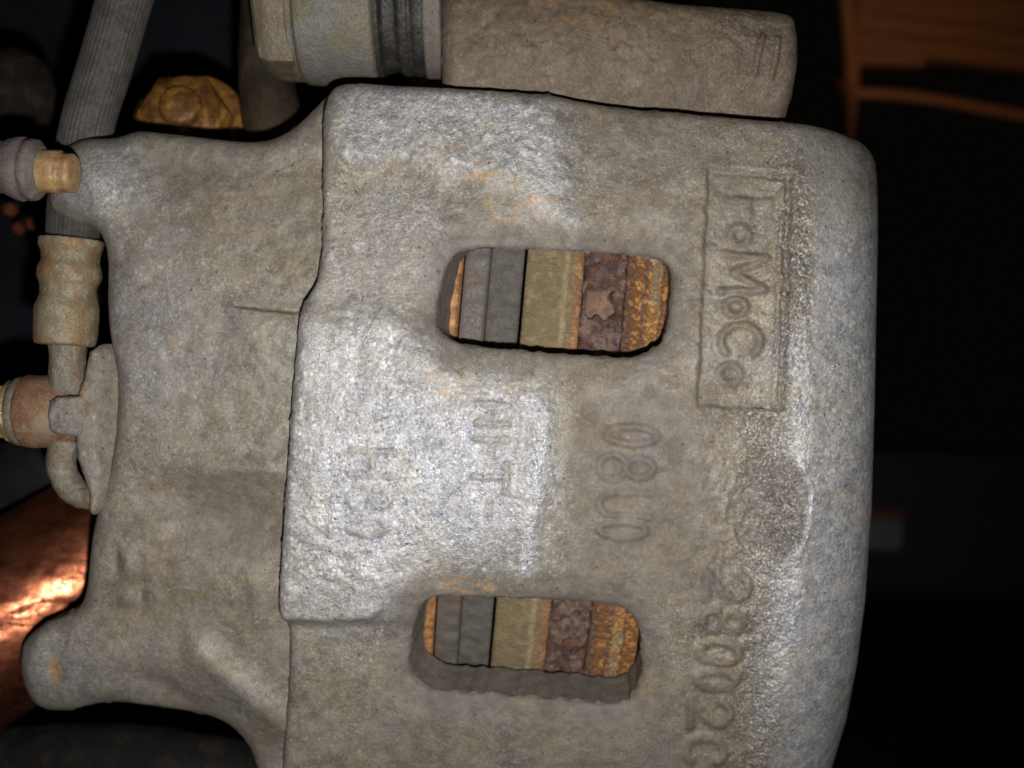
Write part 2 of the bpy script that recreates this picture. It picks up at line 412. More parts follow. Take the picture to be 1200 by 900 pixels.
M_screw = rusty("orange_rusty_screw", [(0.40, 0.24, 0.09), (0.36, 0.29, 0.17), (0.30, 0.16, 0.08)], 13, 0.2, (0.4, 0.7), 2.0)
M_hose = rusty("ribbed_grey_rubber", [(0.066, 0.060, 0.053), (0.078, 0.072, 0.064), (0.048, 0.043, 0.037)], 12, 0.0, (0.6, 0.85), 1.2)
M_gold = rusty("gold_passivated_steel", [(0.22, 0.098, 0.018), (0.34, 0.17, 0.036), (0.09, 0.036, 0.010)], 26, 0.3, (0.4, 0.6), 1.5)
M_knuckle = rusty("brown_grimy_iron", [(0.040, 0.028, 0.016), (0.055, 0.039, 0.022), (0.024, 0.018, 0.012)], 40, 0.1, (0.5, 0.75), 3.0, None, 0.2)
M_liner = rusty("dark_blue_black_plastic", [(0.008, 0.0095, 0.013), (0.011, 0.012, 0.015), (0.006, 0.007, 0.009)], 90, 0.0, (0.8, 0.95), 3.0, None, 0.12)
def copper():
    t = NT("tarnished_copper_brown_tube"); n = t.noise(55, 5, 0.65, (1, 1, 2.2), 0.8); f = t.noise(9, 4, 0.7); b = t.noise(130, 3, 0.6)
    c = t.mix(t.ramp(n, 0.38, 0.62), (0.12, 0.034, 0.016), (0.38, 0.125, 0.058)); c = t.mix(t.math('MULTIPLY', t.ramp(f, 0.52, 0.66), 0.6), c, (0.05, 0.02, 0.014))
    ro = t.math('ADD', t.ramp(n, 0.35, 0.65, 0.46, 0.26), t.ramp(f, 0.4, 0.7, 0.0, 0.16))
    t.l(t.bump(b, 14, 0.8), t.b.inputs["Normal"])
    return t.set(**{"Base Color": c, "Metallic": 0.9, "Roughness": ro})
M_copper = copper()
M_black = rusty("black_grease_rubber", [(0.010, 0.010, 0.011), (0.016, 0.015, 0.015), (0.008, 0.008, 0.008)], 40, 0.0, (0.6, 0.85), 3.0, None, 0.12)
M_redrust = rusty("red_rusted_nut", [(0.10, 0.025, 0.008), (0.06, 0.014, 0.006)], 20, 0.0, (0.6, 0.8), 2.0, None, 0.1)
def outer_rust():
    t = NT("orange_striped_rust"); sx = t.n("ShaderNodeSeparateXYZ"); t.l(t.tc.outputs["Object"], sx.inputs[0])
    x = t.math('MULTIPLY', sx.outputs[0], 1 / S); wob = t.math('MULTIPLY_ADD', t.noise(26, 5, 0.7), 18, -9); x = t.math('ADD', x, wob)
    n1 = t.ramp(t.noise(9, 5, 0.7), 0.42, 0.6); fine = t.noise(3.5, 3, 0.7)
    c = t.mix(n1, (0.40, 0.18, 0.048), (0.18, 0.08, 0.036))
    c = t.mix(t.ramp(x, 134, 142, 1, 0), c, t.mix(n1, (0.13, 0.07, 0.045), (0.24, 0.125, 0.06)))
    def band(lo, hi, e=3): return t.math('MULTIPLY', t.ramp(x, lo, lo + e), t.ramp(x, hi - e, hi, 1, 0))
    c = t.mix(band(147, 154), c, (0.17, 0.10, 0.075))
    c = t.mix(band(155, 172), c, t.mix(t.ramp(t.noise(26, 3), 0.42, 0.58), (0.33, 0.25, 0.14), (0.42, 0.21, 0.07)))
    c = t.mix(band(170, 175), c, (0.16, 0.075, 0.035))
    c = t.mix(t.math('MULTIPLY', t.ramp(fine, 0.52, 0.7), 0.6), c, (0.12, 0.055, 0.03))
    t.l(t.bump(t.math('ADD', fine, n1), 3.5, 0.9), t.b.inputs["Normal"])
    return t.set(**{"Base Color": c, "Roughness": 0.65, "Metallic": 0.1})
M_outer = outer_rust()
def inner_khaki():
    t = NT("khaki_corroded_steel"); sx = t.n("ShaderNodeSeparateXYZ"); t.l(t.tc.outputs["Object"], sx.inputs[0])
    x = t.math('MULTIPLY', sx.outputs[0], 1 / S); x = t.math('ADD', x, t.math('MULTIPLY_ADD', t.noise(24, 4, 0.65), 12, -6))
    n1 = t.ramp(t.noise(14, 5, 0.7), 0.40, 0.62); n2 = t.ramp(t.noise(30, 4, 0.6), 0.40, 0.62); fine = t.noise(3.5, 3, 0.7)
    c = t.mix(n2, (0.175, 0.130, 0.064), (0.140, 0.102, 0.054)); c = t.mix(t.math('MULTIPLY', n1, 0.5), c, (0.21, 0.165, 0.088))
    c = t.mix(t.math('MULTIPLY', t.ramp(x, 44, 50), t.ramp(x, 51, 56, 1, 0)), c, (0.26, 0.195, 0.11))
    c = t.mix(t.ramp(x, 56, 66), c, t.mix(n1, (0.30, 0.155, 0.06), (0.16, 0.085, 0.05)))
    c = t.mix(t.math('MULTIPLY', t.ramp(fine, 0.54, 0.7), 0.5), c, (0.10, 0.07, 0.045))
    t.l(t.bump(t.math('ADD', fine, n1), 1.6, 0.8), t.b.inputs["Normal"])
    return t.set(**{"Base Color": c, "Roughness": 0.68, "Metallic": 0.05})
M_rotor_khaki = inner_khaki()
def wood(name, a, b, stretch):
    t = NT(name); g = t.noise(60, 5, 0.6, stretch, 1.0); c = t.mix(t.ramp(g, 0.35, 0.65), a, b)
    return t.set(**{"Base Color": c, "Roughness": 0.45})
M_wood = wood("orange_brown_wood", (0.52, 0.17, 0.05), (0.42, 0.125, 0.035), (0.2, 1, 3))
def plain(name, col, rough=0.6):
    t = NT(name); n = t.ramp(t.noise(120, 4), 0.3, 0.7, 0.8, 1.15); c = t.mix(1.0, col, n, 'MULTIPLY')
    return t.set(**{"Base Color": c, "Roughness": rough})
M_floor = plain("brown_floor", (0.20, 0.095, 0.05), 0.6)
M_box = plain("dark_grey_plastic", (0.012, 0.0125, 0.014), 0.9)
M_label = plain("grey_white_label", (0.11, 0.11, 0.115), 0.8)
M_labelo = plain("orange_label_strip", (0.12, 0.035, 0.012), 0.8)

# ------------------------------------------------------------------ setting: floor and dark liner
fl = put("floor", [(-1.2, -0.5, -0.62), (2.5, -0.5, -0.62), (2.5, 3.0, -0.62), (-1.2, 3.0, -0.62)], [(0, 1, 2, 3)], M_floor)
tag(fl, kind="structure")

# ------------------------------------------------------------------ brake caliper
RB, VC = 1020.0, 385.0
def cyl(V, R=RB, vc=VC): return np.sqrt(np.maximum(R * R - (V - vc) ** 2, 1)) - R

caliper = thing("brake_caliper", "large weathered grey cast iron brake caliper with two windows and raised lettering", "brake caliper", P(640, 900, -180))

# --- bridge
bridge_pts = [(386, 101), (378, 125), (377, 150), (376, 200), (376, 250), (374, 300), (370, 328), (356, 350), (350, 366), (347, 400), (343, 450),
              (340, 500), (337, 545), (334, 590), (331, 650), (328, 700), (329, 722), (336, 736), (337, 760), (336, 800), (332, 850), (328, 900), (325, 970),
              (500, 985), (800, 985), (978, 985), (1003, 930), (1022, 870), (1036, 800), (1047, 720), (1056, 600), (1060, 480), (1062, 380), (1064, 280), (1064, 220), (1058, 178),
              (1035, 156), (1000, 146), (960, 141), (900, 139), (840, 134), (790, 129), (740, 125), (690, 118), (650, 110), (600, 107), (540, 103), (480, 100), (430, 96), (405, 95)]
win1 = [(526, 303), (545, 289), (600, 289), (700, 294), (770, 300), (790, 312), (789, 345), (784, 385), (774, 405), (745, 420), (690, 416), (600, 409), (535, 403), (513, 388), (510, 370), (516, 335)]
win2 = [(496, 704), (520, 701), (600, 703), (700, 708), (735, 714), (752, 738), (754, 785), (752, 805), (735, 826), (715, 828), (640, 821), (560, 816), (505, 811), (484, 800), (478, 782), (484, 735)]
def chaikin(p, n=2): return smooth_poly(p, n)
br = Field(chaikin(bridge_pts), [chaikin(win1), chaikin(win2)], step=1.6)
U, V = br.U, br.V
br.base = cyl(V)
# how far right of the tilted frame
T = U + (V - 350) * 0.055
def seg_sd(poly, n=2): return poly_sdf(U, V, smooth_poly(poly, n))
# rounded outer edges: wide roll on the finger side (right), tight elsewhere
right_edge = np.interp(V, [156, 178, 220, 280, 380, 480, 600, 720, 800, 870, 930, 985], [1062, 1064, 1066, 1066, 1064, 1062, 1058, 1049, 1038, 1024, 1005, 981])
dr = right_edge - U
r_roll = 135.0
roll = -(r_roll - np.sqrt(np.maximum(r_roll ** 2 - (r_roll - np.clip(dr, 0, r_roll)) ** 2, 0)))
roll = np.where(dr < r_roll, roll, 0)
er = edge_round(br.d_out, 13.0) * sstep(20, 60, dr)
cr = edge_round(np.hypot(np.maximum(0, 60 - (V - 138)), 0) * -1 + 60, 60) * sstep(900, 1040, U) * 0.6
H = roll + er
H += np.where(V < 200, cr, 0)
H += edge_round(br.d_hole, 15.0) * 0.8
# dishing round the windows
H += -5.0 * (1 - sstep(6, 38, br.d_hole))
# raised lands
pad1 = seg_sd([(378, 90), (650, 100), (664, 150), (660, 190), (672, 250), (684, 288), (664, 292), (640, 262), (600, 222), (560, 202), (520, 193), (376, 192)])
pad2 = seg_sd([(338, 364), (410, 366), (468, 370), (498, 396), (520, 432), (545, 446), (625, 450), (650, 474), (648, 520), (642, 570), (632, 640), (622, 690), (560, 688), (500, 684), (470, 695), (450, 718), (430, 729), (180, 729), (180, 364)])
land = seg_sd([(372, 196), (470, 200), (540, 215), (610, 236), (670, 290), (640, 284), (545, 283), (515, 300), (500, 370), (420, 362), (340, 358)])
wob = 9 * fbm(U, V, 26, 3, 77)
s1 = sstep(-18, 18, pad1 + wob); s2 = sstep(-34, 26, pad2 + wob)
# crisp only along the seam and the lower-left ledge
s2 = s2 * (1 - 0.85 * sstep(600, 690, V) * sstep(440, 520, U))
s2 = np.where((U < 450) & (V > 640), np.maximum(s2, sstep(-10, 8, pad2 + 0.4 * wob)) * sstep(-12, 6, pad2 + 0.4 * wob), s2)
H += 9 * s1 + (6.5 + 0.04 * np.clip(V - 420, 0, 400)) * s2
H -= 5 * sstep(-24, 24, land)
# right-hand plateau edge of the bright land: a soft crest
H += 3.5 * np.exp(-((pad2 - 12) / 9) ** 2) * sstep(590, 620, U)
# slight valley before the shoulder, then crest
crest = right_edge - 122
H += 5.0 * np.exp(-((U - crest) / 26) ** 2) * sstep(150, 260, V)
H -= 4.0 * np.exp(-((U - (crest - 70)) / 55) ** 2) * sstep(200, 300, V)
# ledge under the bright land at lower left
H -= 6 * sstep(722, 736, V) * (1 - sstep(430, 520, U))
# name panel
box = [(832, 199), (927, 206), (917, 480), (819, 474)]
sb = poly_sdf(U, V, np.array(box, float))
sbw = sb + 2.5 * fbm(U, V, 14, 2, 79)
H -= 3.5 * sstep(-4, 4.0, sbw) + 2.6 * np.exp(-((sbw - 1) / 3.6) ** 2)
H += 1.4 * np.exp(-((sbw + 7) / 4.5) ** 2) + 3.0 * np.exp(-((sbw - 9) / 4.0) ** 2) * sstep(890, 915, U)
br.H = H
# lettering
def arc(cx, cy, rx, ry, a0, a1, n=14):
    return [(cx + rx * math.cos(math.radians(a0 + (a1 - a0) * k / n)), cy + ry * math.sin(math.radians(a0 + (a1 - a0) * k / n))) for k in range(n + 1)]
G = {
 'F': [[(0.1, 0), (0.1, 1), (0.9, 1)], [(0.1, 0.52), (0.7, 0.52)]],
 'M': [[(0.02, 0), (0.1, 1), (0.5, 0.25), (0.9, 1), (0.98, 0)]],
 'C': [arc(0.52, 0.5, 0.44, 0.48, 45, 315)],
 'o': [arc(0.5, 0.5, 0.42, 0.46, 0, 360)],
 '0': [arc(0.5, 0.5, 0.40, 0.48, 0, 360)],
 '8': [arc(0.5, 0.74, 0.34, 0.25, 0, 360), arc(0.5, 0.25, 0.42, 0.25, 0, 360)],
 '2': [arc(0.5, 0.70, 0.40, 0.29, 165, -20) + [(0.72, 0.42), (0.08, 0.02), (0.95, 0.02)]],
 'U': [[(0.08, 1), (0.08, 0.3)] + arc(0.5, 0.3, 0.42, 0.28, 180, 360) + [(0.92, 1)]],
 'H': [[(0.1, 0), (0.1, 1)], [(0.9, 0), (0.9, 1)], [(0.1, 0.5), (0.9, 0.5)]],
 'N': [[(0.1, 0), (0.1, 1), (0.9, 0), (0.9, 1)]],
 'I': [[(0.5, 0), (0.5, 1)]],
 'T': [[(0.5, 0), (0.5, 1)], [(0.0, 1), (1.0, 1)]],
 '-': [[(0.1, 0.5), (0.9, 0.5)]],
}
def letter(f, ch, u0, v0, hgt, wid, r, amp, tilt=0.05, soft=0.35):
    for st in G[ch]:
        f.stroke([(u0 + ly * hgt - lx * wid * tilt, v0 + lx * wid + ly * hgt * 0.04) for lx, ly in st], r, amp, soft)
br.begin_ink()
for ch, u0, v0, hg, wd in [('F', 853, 232, 50, 26), ('o', 856, 263, 24, 25), ('M', 849, 296, 50, 46), ('o', 850, 347, 26, 24), ('C', 846, 376, 48, 44), ('o', 843, 425, 28, 26)]:
    letter(br, ch, u0, v0, hg, wd, 8.0, 5.6, soft=0.05)
for ch, u0, v0, hg, wd in [('0', 710, 496, 62, 26), ('8', 703, 530, 64, 34), ('U', 702, 574, 60, 32), ('0', 702, 608, 56, 24)]:
    letter(br, ch, u0, v0, hg, wd, 7.5, 4.4, soft=0.05)
for ch, u0, v0, hg, wd in [('2', 828, 668, 50, 36), ('8', 823, 712, 48, 30), ('0', 820, 748, 48, 32), ('0', 817, 784, 46, 24), ('2', 810, 818, 46, 34), ('C', 804, 862, 46, 36)]:
    letter(br, ch, u0, v0, hg, wd, 9.5, 6.4, soft=0.05)
for ch, u0, v0, hg, wd in [('H', 414, 524, 48, 34), ('8', 412, 566, 48, 30), ('0', 410, 602, 46, 24), ('N', 560, 470, 36, 28), ('I', 558, 506, 36, 16), ('T', 556, 540, 38, 34), ('-', 556, 582, 36, 22)]:
    letter(br, ch, u0, v0, hg, wd, 7.0, 3.6, soft=0.05)
br.ink *= 0.6 + 0.4 * sstep(-0.35, 0.15, fbm(U, V, 26, 3, 96))
ink = br.ink.copy()
br.end_ink()
# rough pocked round patch
rp = 1 - np.hypot((U - 903 + (V - 590) * 0.05) / 43, (V - 592) / 62) + 0.35 * fbm(U, V, 22, 3, 80)
H = br.H
H -= 5.0 * sstep(-0.16, 0.20, rp)
H += 1.2 * np.exp(-((rp + 0.10) / 0.10) ** 2)
# casting skin
coarse = sstep(790, 850, U) * (1 - sstep(crest - 10, crest + 25, U)) * sstep(150, 280, V) * (1 - 0.75 * sstep(0, 10, sb) * (1 - sstep(905, 925, U)))
shoulder = sstep(crest - 4, crest + 30, U)
skin = 1 - 0.8 * shoulder
vary = 0.25 + 0.9 * sstep(-0.25, 0.3, fbm(U, V, 55, 3, 91))
H += skin * (4.0 * fbm(U, V, 60, 3, 1) + 1.2 * vary * fbm(U, V, 14, 3, 2)) + (0.35 + 0.65 * skin) * 0.8 * vary * fbm(U, V, 5.5, 2, 3)
H += coarse * (2.6 * fbm(U, V, 6.0, 2, 9))
H += 2.2 * s2 * (1 - 0.6 * sstep(480, 560, U)) * fbm(U, V, 13, 3, 12) + 1.5 * s1 * fbm(U, V, 12, 3, 15)
H += sstep(-0.1, 0.2, rp) * 5.0 * fbm(U, V, 7.5, 2, 21)
# pits
def pits(f, n, box, r, amp, seed):
    rg = np.random.RandomState(seed)
    for k in range(n):
        x = rg.uniform(box[0], box[2]); y = rg.uniform(box[1], box[3]); rr = r * rg.uniform(0.5, 1.3)
        f.stroke([(x, y), (x + rg.uniform(-2, 2), y + rg.uniform(-2, 2))], rr, -0.6 * amp * rg.uniform(0.3, 1), 0.0)
br.H = H
pits(br, 160, (345, 375, 640, 720), 4.2, 3.2, 5); pits(br, 50, (385, 110, 660, 190), 4.0, 3.0, 6); pits(br, 170, (650, 150, 930, 900), 3.8, 2.4, 7); pits(br, 50, (380, 200, 660, 290), 4, 3, 8)
# wear masks: bare zinc on the raised lands and crests with flash glow painted in, brown film in the hollows, rust freckles
clean_glow = np.maximum((0.40 + 0.62 * np.exp(-((U - 480) / 120) ** 2 - ((V - 560) / 130) ** 2)) * sstep(-34, 60, pad2 + 3.5 * wob) * (1 - 0.6 * sstep(620, 700, V) * sstep(430, 520, U)) * (0.55 + 0.45 * sstep(338, 400, U)), 0.40 * sstep(-20, 30, pad1 + 3 * wob))  # centre peak paints the flash glow on the land into the colour
clean_glow = np.maximum(clean_glow, 0.62 * np.maximum(np.exp(-((U - crest) / 24) ** 2), 0) * sstep(330, 470, V) * (1 - sstep(760, 900, V)))
clean_glow = np.maximum(clean_glow, 0.62 * shoulder * sstep(180, 330, V))
clean_glow = np.maximum(clean_glow, 0.16 * sstep(-6, 12, land) * (1 - sstep(470, 560, U)))
clean_glow = np.maximum(clean_glow, 1.0 * np.exp(-((pad2 - 14) / 11) ** 2) * sstep(596, 622, U) * sstep(440, 480, V))
clean_glow = np.maximum(clean_glow, 0.7 * np.exp(-((rp + 0.12) / 0.09) ** 2) * sstep(900, 935, U))  # rim light of the round recess, put into the colour on its right side
clean_glow *= 1 - sstep(-0.02, 0.1, rp) * 0.8
lowband = sstep(-30, 10, 60 - br.d_hole)
dirt = 0.40 + 0.35 * sstep(650, 690, U) * (1 - sstep(900, 960, U)) + 0.35 * sstep(0.25, 0.8, fbm(U, V, 120, 3, 31) + 0.45)
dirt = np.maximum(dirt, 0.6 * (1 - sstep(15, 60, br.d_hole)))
dirt = np.maximum(dirt, 0.75 * sstep(735, 790, V) * (1 - sstep(760, 900, U)))
dirt *= (1 - 0.9 * s2) * (1 - 0.7 * s1) * (1 - 0.65 * shoulder)
dirt = np.maximum(dirt, 1.0 * np.clip(ink / 3.5, 0, 1) * (1 - s2)); clean_glow *= 1 - 0.8 * np.clip(ink / 3.5, 0, 1) * (1 - 0.5 * s2)
def blob(x, y, rx, ry): return np.exp(-((U - x) / rx) ** 2 - ((V - y) / ry) ** 2)
rust = 0.6 * blob(565, 208, 22, 7) + 0.22 * blob(600, 225, 70, 22) + 0.5 * blob(505, 448, 26, 14) + 0.35 * blob(570, 455, 80, 16) + 0.55 * blob(550, 690, 60, 16) + 0.4 * blob(470, 640, 60, 50) * 0.5 + 0.3 * blob(560, 165, 60, 60) + 0.35 * blob(620, 255, 60, 26) + 0.3 * blob(870, 330, 60, 90) * 0.3 + 0.3 * blob(690, 160, 60, 30) * 0.5
rust += 0.10
for (x0, y0, x1, y1, wd) in [(974, 434, 988, 424, 2.6), (1036, 250, 1038, 272, 2.2), (985, 652, 991, 640, 2.0), (981, 664, 984, 660, 2.2), (1002, 600, 1004, 588, 1.6), (560, 478, 572, 486, 2.4), (930, 415, 936, 404, 1.8), (1000, 712, 1003, 706, 1.6), (955, 330, 958, 338, 1.8)]:
    ex, ey = x1 - x0, y1 - y0; tt = np.clip(((U - x0) * ex + (V - y0) * ey) / (ex * ex + ey * ey), 0, 1)
    clean_glow = np.maximum(clean_glow, 1.8 * np.exp(-((U - x0 - tt * ex) ** 2 + (V - y0 - tt * ey) ** 2) / wd ** 2))
br.mask[..., 0] = clean_glow; br.mask[..., 1] = np.clip(rust, 0, 1); br.mask[..., 2] = np.clip(dirt, 0, 1)
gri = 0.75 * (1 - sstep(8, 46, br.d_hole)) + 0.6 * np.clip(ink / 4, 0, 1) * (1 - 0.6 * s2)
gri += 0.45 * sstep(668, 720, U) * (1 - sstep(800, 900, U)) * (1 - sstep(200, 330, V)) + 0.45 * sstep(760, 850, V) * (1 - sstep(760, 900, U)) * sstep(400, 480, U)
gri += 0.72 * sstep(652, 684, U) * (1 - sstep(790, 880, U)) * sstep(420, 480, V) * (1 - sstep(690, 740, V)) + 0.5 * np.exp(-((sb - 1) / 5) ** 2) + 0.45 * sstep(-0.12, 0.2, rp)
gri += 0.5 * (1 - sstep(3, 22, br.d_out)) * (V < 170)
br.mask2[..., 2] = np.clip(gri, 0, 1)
br.mask2[..., 0] = np.clip(shoulder, 0, 1); br.mask2[..., 1] = np.clip(0.75 * coarse * sstep(835, 925, U) * (1 - 0.7 * np.clip(ink / 3, 0, 1)) + 0.12 * sstep(-0.1, 0.4, fbm(U, V, 50, 3, 95)), 0, 1)
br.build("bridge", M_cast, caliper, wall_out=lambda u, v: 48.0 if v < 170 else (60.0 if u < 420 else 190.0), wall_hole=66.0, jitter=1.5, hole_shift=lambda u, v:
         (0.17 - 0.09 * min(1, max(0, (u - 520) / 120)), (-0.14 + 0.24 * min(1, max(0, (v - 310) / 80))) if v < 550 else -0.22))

# --- piston housing (left)
body_pts = [(66, 176), (84, 162), (104, 158), (128, 159), (148, 151), (166, 149), (200, 153), (240, 157), (285, 162), (312, 160), (334, 150), (352, 136), (366, 122), (380, 106), (400, 100),
            (405, 250), (395, 340), (375, 370), (368, 500), (358, 700), (362, 800), (352, 990), (310, 990), (302, 920), (284, 880), (262, 858), (236, 847), (205, 840), (165, 832), (132, 827), (106, 829),
            (78, 837), (50, 838), (30, 826), (20, 800), (17, 770), (24, 750), (44, 734), (70, 724), (90, 712), (96, 690), (98, 660), (103, 620), (112, 590), (120, 562), (126, 530), (130, 500),
            (132, 460), (130, 430), (121, 390), (119, 340), (119, 300), (117, 284), (108, 264), (60, 250), (52, 236), (58, 205)]
bd = Field(smooth_poly(body_pts, 2), [], step=1.8)
U, V = bd.U, bd.V
bd.base = -38 + cyl(V, 950, 400) - 0.00042 * np.maximum(0, 380 - U) ** 2
H = edge_round(bd.d_out, 24) * 1.0
def bl(x, y, rx, ry): return np.exp(-((U - x) / rx) ** 2 - ((V - y) / ry) ** 2)
H += 22 * bl(105, 208, 58, 44)                               # bleed-screw boss
H -= 12 * bl(215, 195, 60, 30)
pocket = poly_sdf(U, V, smooth_poly([(236, 205), (300, 190), (420, 182), (420, 362), (352, 366), (276, 357), (246, 330), (232, 270)], 2))
H -= 9 * sstep(-26, 16, pocket) * sstep(215, 330, U)
ledge = sstep(-2.5, 2.5, V - (358 + (U - 275) * 0.10)) * (1 - sstep(362, 480, V)) * sstep(255, 300, U)
H += 9 * ledge
H += 6 * bl(160, 318, 14, 26) + 5 * bl(175, 345, 40, 9)      # faint corner mark
H += 15 * bl(290, 550, 75, 16)                                # lit ridge over the hollow
H -= 34 * bl(262, 610, 80, 40)
H -= 12 * bl(205, 575, 40, 30)
H += 8 * bl(300, 690, 60, 26)
def lineblob(x0, y0, x1, y1, w_):
    ex, ey = x1 - x0, y1 - y0; L = ex * ex + ey * ey
    t = np.clip(((U - x0) * ex + (V - y0) * ey) / L, 0, 1)
    return np.exp(-((U - x0 - t * ex) ** 2 + (V - y0 - t * ey) ** 2) / (w_ * w_))
H += 16 * lineblob(235, 765, 335, 845, 18)
H -= 15 * lineblob(170, 800, 290, 880, 26)
H += 9 * lineblob(60, 770, 190, 780, 32)
H += 8 * bl(150, 662, 8, 14) + 7 * bl(148, 702, 9, 9) - 6 * bl(134, 655, 6, 16) - 4 * bl(164, 690, 6, 22)
H -= 3.5 * bl(66, 783, 9, 12)
H += 5 * bl(45, 780, 14, 40)
vary = 0.25 + 0.9 * sstep(-0.25, 0.3, fbm(U, V, 50, 3, 92))
H += 6.0 * fbm(U, V, 90, 3, 41) + 1.9 * vary * fbm(U, V, 17, 3, 42) + 0.8 * vary * fbm(U, V, 6, 2, 43)
bd.H = H; bd.begin_ink()
bd.stroke([(276, 358), (310, 363), (348, 366)], 3.2, -6, 0.1)
bd.stroke([(312, 312), (314, 316)], 3.0, -6, 0.1)
pits(bd, 120, (100, 170, 370, 860), 4.0, 2.6, 11)
clean_glow = 0.50 * bl(120, 205, 50, 45) + 0.22 * bl(150, 400, 120, 120) + 0.3 * bl(55, 780, 60, 50)
dirt = 0.48 + 0.5 * np.maximum(sstep(-30, 30, pocket), 0) + 0.45 * bl(220, 500, 140, 50) + 0.45 * bl(200, 700, 150, 70) + 0.4 * sstep(0.3, 0.8, fbm(U, V, 90, 3, 51) + 0.5)
dirt *= 1 - 0.6 * bl(120, 205, 60, 50)
rust = 0.08 + 1.5 * bl(68, 784, 10, 15) + 0.45 * bl(215, 400, 22, 20) + 0.3 * bl(280, 230, 60, 40) + 0.3 * bl(185, 690, 10, 40)
bd.mask[..., 0] = np.clip(clean_glow, 0, 1); bd.mask[..., 1] = np.clip(rust, 0, 2); bd.mask[..., 2] = np.clip(dirt, 0, 1)
bd.mask2[..., 0] = 0.35; bd.mask2[..., 2] = np.clip(0.55 * bl(262, 612, 85, 44) + 0.4 * bl(205, 195, 60, 35) + 0.5 * (1 - sstep(0, 26, bd.d_out)) + 0.25 * bl(150, 400, 60, 90) + 0.18, 0, 1)
bd.build("piston_housing", M_cast, caliper, wall_out=lambda u, v: 40.0 if (v < 170 or u < 140 and v < 300) else 130.0, jitter=1.7)

# --- bleed screw with rubber cap
bs = lathe("bleed_screw", [(0.0, 12), (0.02, 25), (0.62, 26), (0.66, 23), (0.9, 23), (0.97, 20), (1.0, 8)], P(40, 199, -22), P(90, 204, -22), M_screw, caliper, noise=0.7, sub=3)
lathe("dust_cap", [(0.0, 30), (0.55, 32), (0.60, 35), (0.70, 38), (0.76, 38), (0.78, 35), (0.82, 35), (0.84, 37), (0.92, 36), (0.95, 32), (1.0, 27)], P(-42, 192, -24), P(51, 200, -22), M_cap, bs, noise=0.6, sub=2)

# ------------------------------------------------------------------ rotor and pad (axis left-right, slightly tilted)
TILT = math.radians(5.1)
axis_loc = W(611, 385, -1050)
rotor = thing("brake_rotor", "rusted vented brake disc edge seen through the caliper windows", "brake disc", axis_loc, (0, TILT, 0))
RR = 962.0
def ring(name, prof, mat, parent, a0=-180, a1=180, seg=900, nz=1.2, seed=0, pit=None):
    """prof: closed list of (x, radius); angle 0 faces the viewer"""
    full = abs(a1 - a0) >= 360; n = len(prof); m = seg if full else seg + 1
    ang = np.radians(a0 + (a1 - a0) * np.arange(m) / seg)
    verts = []
    pa = np.array(prof, float)
    for a in ang:
        rn = pa[:, 1] + np.where(pa[:, 1] > RR - 60, nz * 2 * fbm(pa[:, 0] + seed * 50, np.full(n, a * RR), 11, 3, seed), 0)
        if pit: rn = rn - pit(pa[:, 0], a) * (pa[:, 1] > RR - 60)
        verts.append(np.stack([pa[:, 0] * S, -rn * math.cos(a) * S, -rn * math.sin(a) * S], 1))
    verts = np.concatenate(verts); faces = []
    for i in range(m if full else m - 1):
        j = (i + 1) % m
        for k in range(n):
            l = (k + 1) % n; faces.append((i * n + k, j * n + k, j * n + l, i * n + l))
    if not full:
        faces.append(tuple(range(n))); faces.append(tuple(reversed(range((m - 1) * n, m * n))))
    o = put(name, verts, faces, mat, parent, local=True)
    return o
def rim(x0, x1, top, bottom, step=5, cham=2.5):
    xs = list(np.arange(x0 + cham, x1 - cham + 0.1, step))
    return [(x0, bottom), (x0, top - cham)] + [(x, top) for x in xs] + [(x1, top - cham), (x1, bottom)]
ring("inner_disc", rim(0, 72, RR, 520), M_rotor_khaki, rotor, nz=1.4, seed=1)
ring("outer_disc", rim(127, 192, RR, 520, 4), M_outer, rotor, nz=2.4, seed=2)
ring("vent_core", rim(72.5, 126.5, RR - 5, 540, 3), M_rotor_dark, rotor, nz=7.0, seed=3, seg=2000,
     pit=lambda x, a: 26.0 * ((x > 78) & (x < 112 - 5 * math.sin(a * 190))) * (((a + 0.066 + 0.003 * np.sin(x * 0.35)) % (2 * math.pi / 22)) < 0.037))
def vane_mesh(v0, v1, x0, x1):
    a0 = (v0 - 385) / RR; a1 = (v1 - 385) / RR
    fr = [(x0, a0), (x1 - 4, a0 - 0.006), (x1, a0 + 0.006), (x1 - 3, a1 - 0.012), (x1 - 9, a1), (x0 + 4, a1 - 0.006), (x0, a1 - 0.014)]
    vs = [];
    for R_ in (RR - 23, RR - 90):
        for i, (x, a) in enumerate(fr): vs.append((x * S, -(R_ - (i % 3) * 1.2) * math.cos(a) * S, -(R_ - (i % 3) * 1.2) * math.sin(a) * S))
    n = len(fr); f = [tuple(range(n)), tuple(reversed(range(n, 2 * n)))] + [(i, i + n, (i + 1) % n + n, (i + 1) % n) for i in range(n)]
    return vs, f
vs, f = vane_mesh(312, 366, 73, 122)
v0 = put("vane", vs, f, M_chip, rotor, local=True, smooth=False)
for k in range(1, 22):
    c = v0.copy(); sc.collection.objects.link(c); c.parent = rotor; c.rotation_euler = (math.radians(360 / 22 * k), 0, 0)
pad = thing("brake_pad", "grey brake pad with orange rusted shim behind the caliper windows", "brake pad", axis_loc, (0, TILT, 0))
ring("shim", rim(-95, -80, RR + 2, 620, 4, 3), M_shim, pad, -34, 44, 420, 2.2, 4)
ring("backing_plate", rim(-77.5, -46, RR - 4, 620, 5, 1.5), M_backing, pad, -34, 44, 420, 1.5, 5)
ring("friction_lining", rim(-45.5, -3.5, RR - 13, 660, 4, 2.5), M_lining, pad, -34, 44, 420, 2.4, 6)

